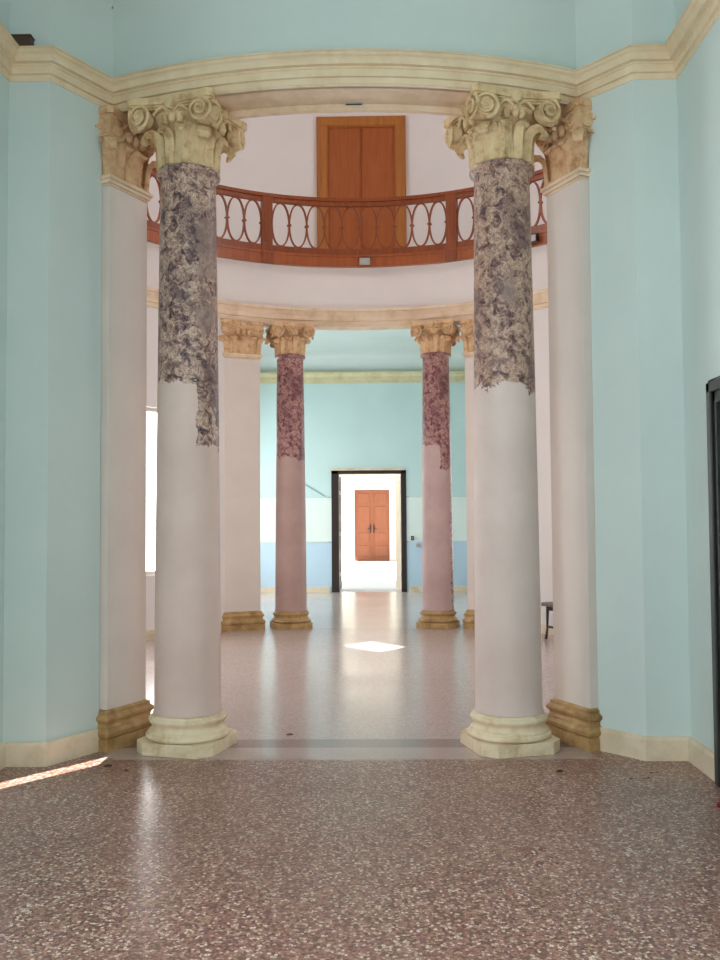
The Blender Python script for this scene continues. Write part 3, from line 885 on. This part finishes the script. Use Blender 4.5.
# small red object at the right frame edge
bm = bmesh.new(); lathe(bm, [(.0001, 0), (.02, 0), (.022, .008), (.021, .02), (.012, .026), (.0001, .027)], 20)
o = obj('plastic_cap', bm, redm, None, smooth=40); o.location = (1.972, 4.86, 0); tag(o, 'small dark red cap on the terrazzo at the right edge', 'cap')

def crumb(x, y, s, lab):
    bm = bmesh.new(); pts = []
    for i in range(7):
        a = 2*PI*i/7; r = s*(.6+.5*random.random()); pts.append((r*math.cos(a)*1.6, r*math.sin(a)))
    a = [bm.verts.new((px, py, .001)) for px, py in pts]; b = [bm.verts.new((px*.9, py*.9, .004+.006*random.random())) for px, py in pts]
    bm.faces.new(a[::-1]); bm.faces.new(b)
    for i in range(7): bm.faces.new((a[i], a[(i+1) % 7], b[(i+1) % 7], b[i]))
    o = obj('dry_leaf', bm, leafm); o.location = (x, y, 0); o.rotation_euler = (0, 0, random.random()*3); tag(o, lab, 'leaf', 'dry leaf bits on the floor')
crumb(-.42, 6.47, .022, 'dark dry leaf bit on smooth floor beside the left front column')
crumb(1.27, 5.52, .014, 'dry leaf crumb on the terrazzo before the right front column')
crumb(-1.45, 5.66, .018, 'dry leaf crumb at the foot of the left jamb pilaster')
crumb(-1.31, 5.55, .012, 'tiny dry crumb before the left front column near the sun streak')

# unseen slabs added along the left side to keep the high sun off the windows
bm = bmesh.new(); box(bm, -5.5, -2.23, -3.4, 2.7, 3.6, 3.75); struct('sun_block_slab', bm, whiteout, 'added sun-blocking slab outside the left wall')
bm = bmesh.new(); grid_wall(bm, [D(-128)+D(90)*i/24 for i in range(25)], [3.6, 3.75], lambda i, j: True, cyl(RI+.19, RI+2.6))
struct('sun_block_slab', bm, whiteout, 'added curved sun-blocking slab outside the round hall')
bm = bmesh.new(); grid_wall(bm, [D(-120)+D(70)*i/24 for i in range(25)], [8.05, 8.17], lambda i, j: True, cyl(5.42, 9.4))
struct('sun_block_ring', bm, whiteout, 'added sun-blocking slab outside the gallery')
bm = bmesh.new(); box(bm, -5.6, -3.16, 13.3, 16.5, 3.6, 3.75); box(bm, -3.95, -3.16, 16.5, 19.2, 3.6, 3.75)
struct('sun_block_slab', bm, whiteout, 'added sun-blocking slabs outside the far room')

# windows of the near room and the far room (out of view, they bring the daylight)
def flat_window(name, x, y0, y1, z0, z1, lab, horizontal=False):
    t = bpy.data.objects.new(name, None); COL.objects.link(t); t['kind'] = 'structure'; t['label'] = lab
    if horizontal: t.location = ((y0+y1)/2, x, 0)
    else: t.location = (x, (y0+y1)/2, 0); t.rotation_euler = (0, 0, PI/2)
    hw = (y1-y0)/2
    bm = bmesh.new()
    for (p, q, c, d) in ((-hw, -hw+.06, z0, z1), (hw-.06, hw, z0, z1), (-hw, hw, z0, z0+.06), (-hw, hw, z1-.06, z1), (-.03, .03, z0, z1), (-hw, hw, z1*.62, z1*.62+.04)):
        box(bm, p, q, -.03, .03, c, d)
    obj('window_frame', bm, whiteout, t)
flat_window('window_2', -2.135, -.6, 2.4, .9, 3.3, 'window in the left wall')
flat_window('window_3', 2.135, -.2, 1.6, .9, 3.3, 'window in the right wall')
flat_window('window_4', -3.57, -1.0, 1.0, .6, 3.4, 'window behind the camera', True)

# ------------------------------------------------------------------ light
def area(name, loc, direction, sx, sy, power, color=(1, 1, 1)):
    l = bpy.data.lights.new(name, 'AREA'); l.shape = 'RECTANGLE'; l.size = sx; l.size_y = sy; l.energy = power; l.color = color
    o = bpy.data.objects.new(name, l); COL.objects.link(o); o.location = loc
    o.rotation_euler = Vector(direction).to_track_quat('-Z', 'Y').to_euler(); return o
SKY = (.90, .955, 1.0); WARM = (1, .95, .88)
area('daylight', (-2.30, .9, 2.1), (1, 0, -.05), 2.9, 2.3, 175, SKY)
area('daylight', (2.30, .7, 2.1), (-1, 0, -.05), 1.7, 2.3, 55, SKY)
area('daylight', (0, -3.75, 2.0), (0, 1, -.02), 1.9, 2.7, 50, (1, .96, .9))
def ra_area(a, r, z, w, h, p, col):
    x, y = pol(a, r); d = Vector((-math.sin(a), -math.cos(a), 0)); area('daylight', (x, y, z), d, w, h, p, col)
ra_area((W1[0]+W1[1])/2, RI+.3, 1.88, 1.05, 2.15, 72, (1, .98, .97))
ra_area(D(-102), RI+.3, 1.8, 1.15, 2.3, 62, WARM)
ra_area(D(78), RI+.3, 1.8, 1.15, 2.3, 32, WARM)
ra_area(D(-90), 5.5, 7.0, 1.7, 1.9, 100, (1, .97, .94))
ra_area(D(90), 5.5, 7.0, 1.7, 1.9, 100, (1, .97, .94))
area('daylight', (-3.25, 17.4, 1.9), (1, 0, 0), 1.5, 2.9, 85, (1, .98, .96))
area('daylight', (-3.25, 15.4, 1.9), (1, 0, 0), 1.1, 2.6, 40, (1, .98, .96))
area('daylight', (3.25, 15.6, 1.9), (-1, 0, 0), 1.5, 2.6, 30, (.94, .98, 1))
sl = bpy.data.lights.new('sun', 'SUN'); sl.energy = 22; sl.angle = .009; sl.color = (1, .97, .92)
so = bpy.data.objects.new('sun', sl); COL.objects.link(so); so.rotation_euler = SUN.to_track_quat('-Z', 'Y').to_euler(); so.location = (-8, -8, 14)

w = bpy.data.worlds.new('sky'); sc.world = w; w.use_nodes = True
bg = w.node_tree.nodes['Background']; bg.inputs['Color'].default_value = (.78, .88, 1, 1); bg.inputs['Strength'].default_value = 2.2

# ------------------------------------------------------------------ camera
cd = bpy.data.cameras.new('camera'); co = bpy.data.objects.new('camera', cd); COL.objects.link(co); sc.camera = co
cd.sensor_fit = 'VERTICAL'; cd.sensor_height = 36; cd.lens = 36*920/960; cd.clip_start = .05; cd.clip_end = 200
yaw = math.atan(18.7/920); pitch = math.atan(39/920)
co.location = (.216, 0, 1.5)
co.rotation_mode = 'QUATERNION'
co.rotation_quaternion = (Matrix.Rotation(yaw, 3, 'Z') @ Matrix.Rotation(PI/2+pitch, 3, 'X') @ Matrix.Rotation(math.radians(-.4), 3, 'Z')).to_quaternion()

vs = sc.view_settings
sc.display_settings.display_device = 'sRGB'
vs.view_transform = 'Standard'; vs.look = 'None'; vs.gamma = 1; vs.use_curve_mapping = False
vs.exposure = 0.0
sc.cycles.max_bounces = 10; sc.cycles.diffuse_bounces = 6; sc.cycles.glossy_bounces = 4
sc.cycles.use_denoising = True
sc.cycles.sample_clamp_indirect = 6
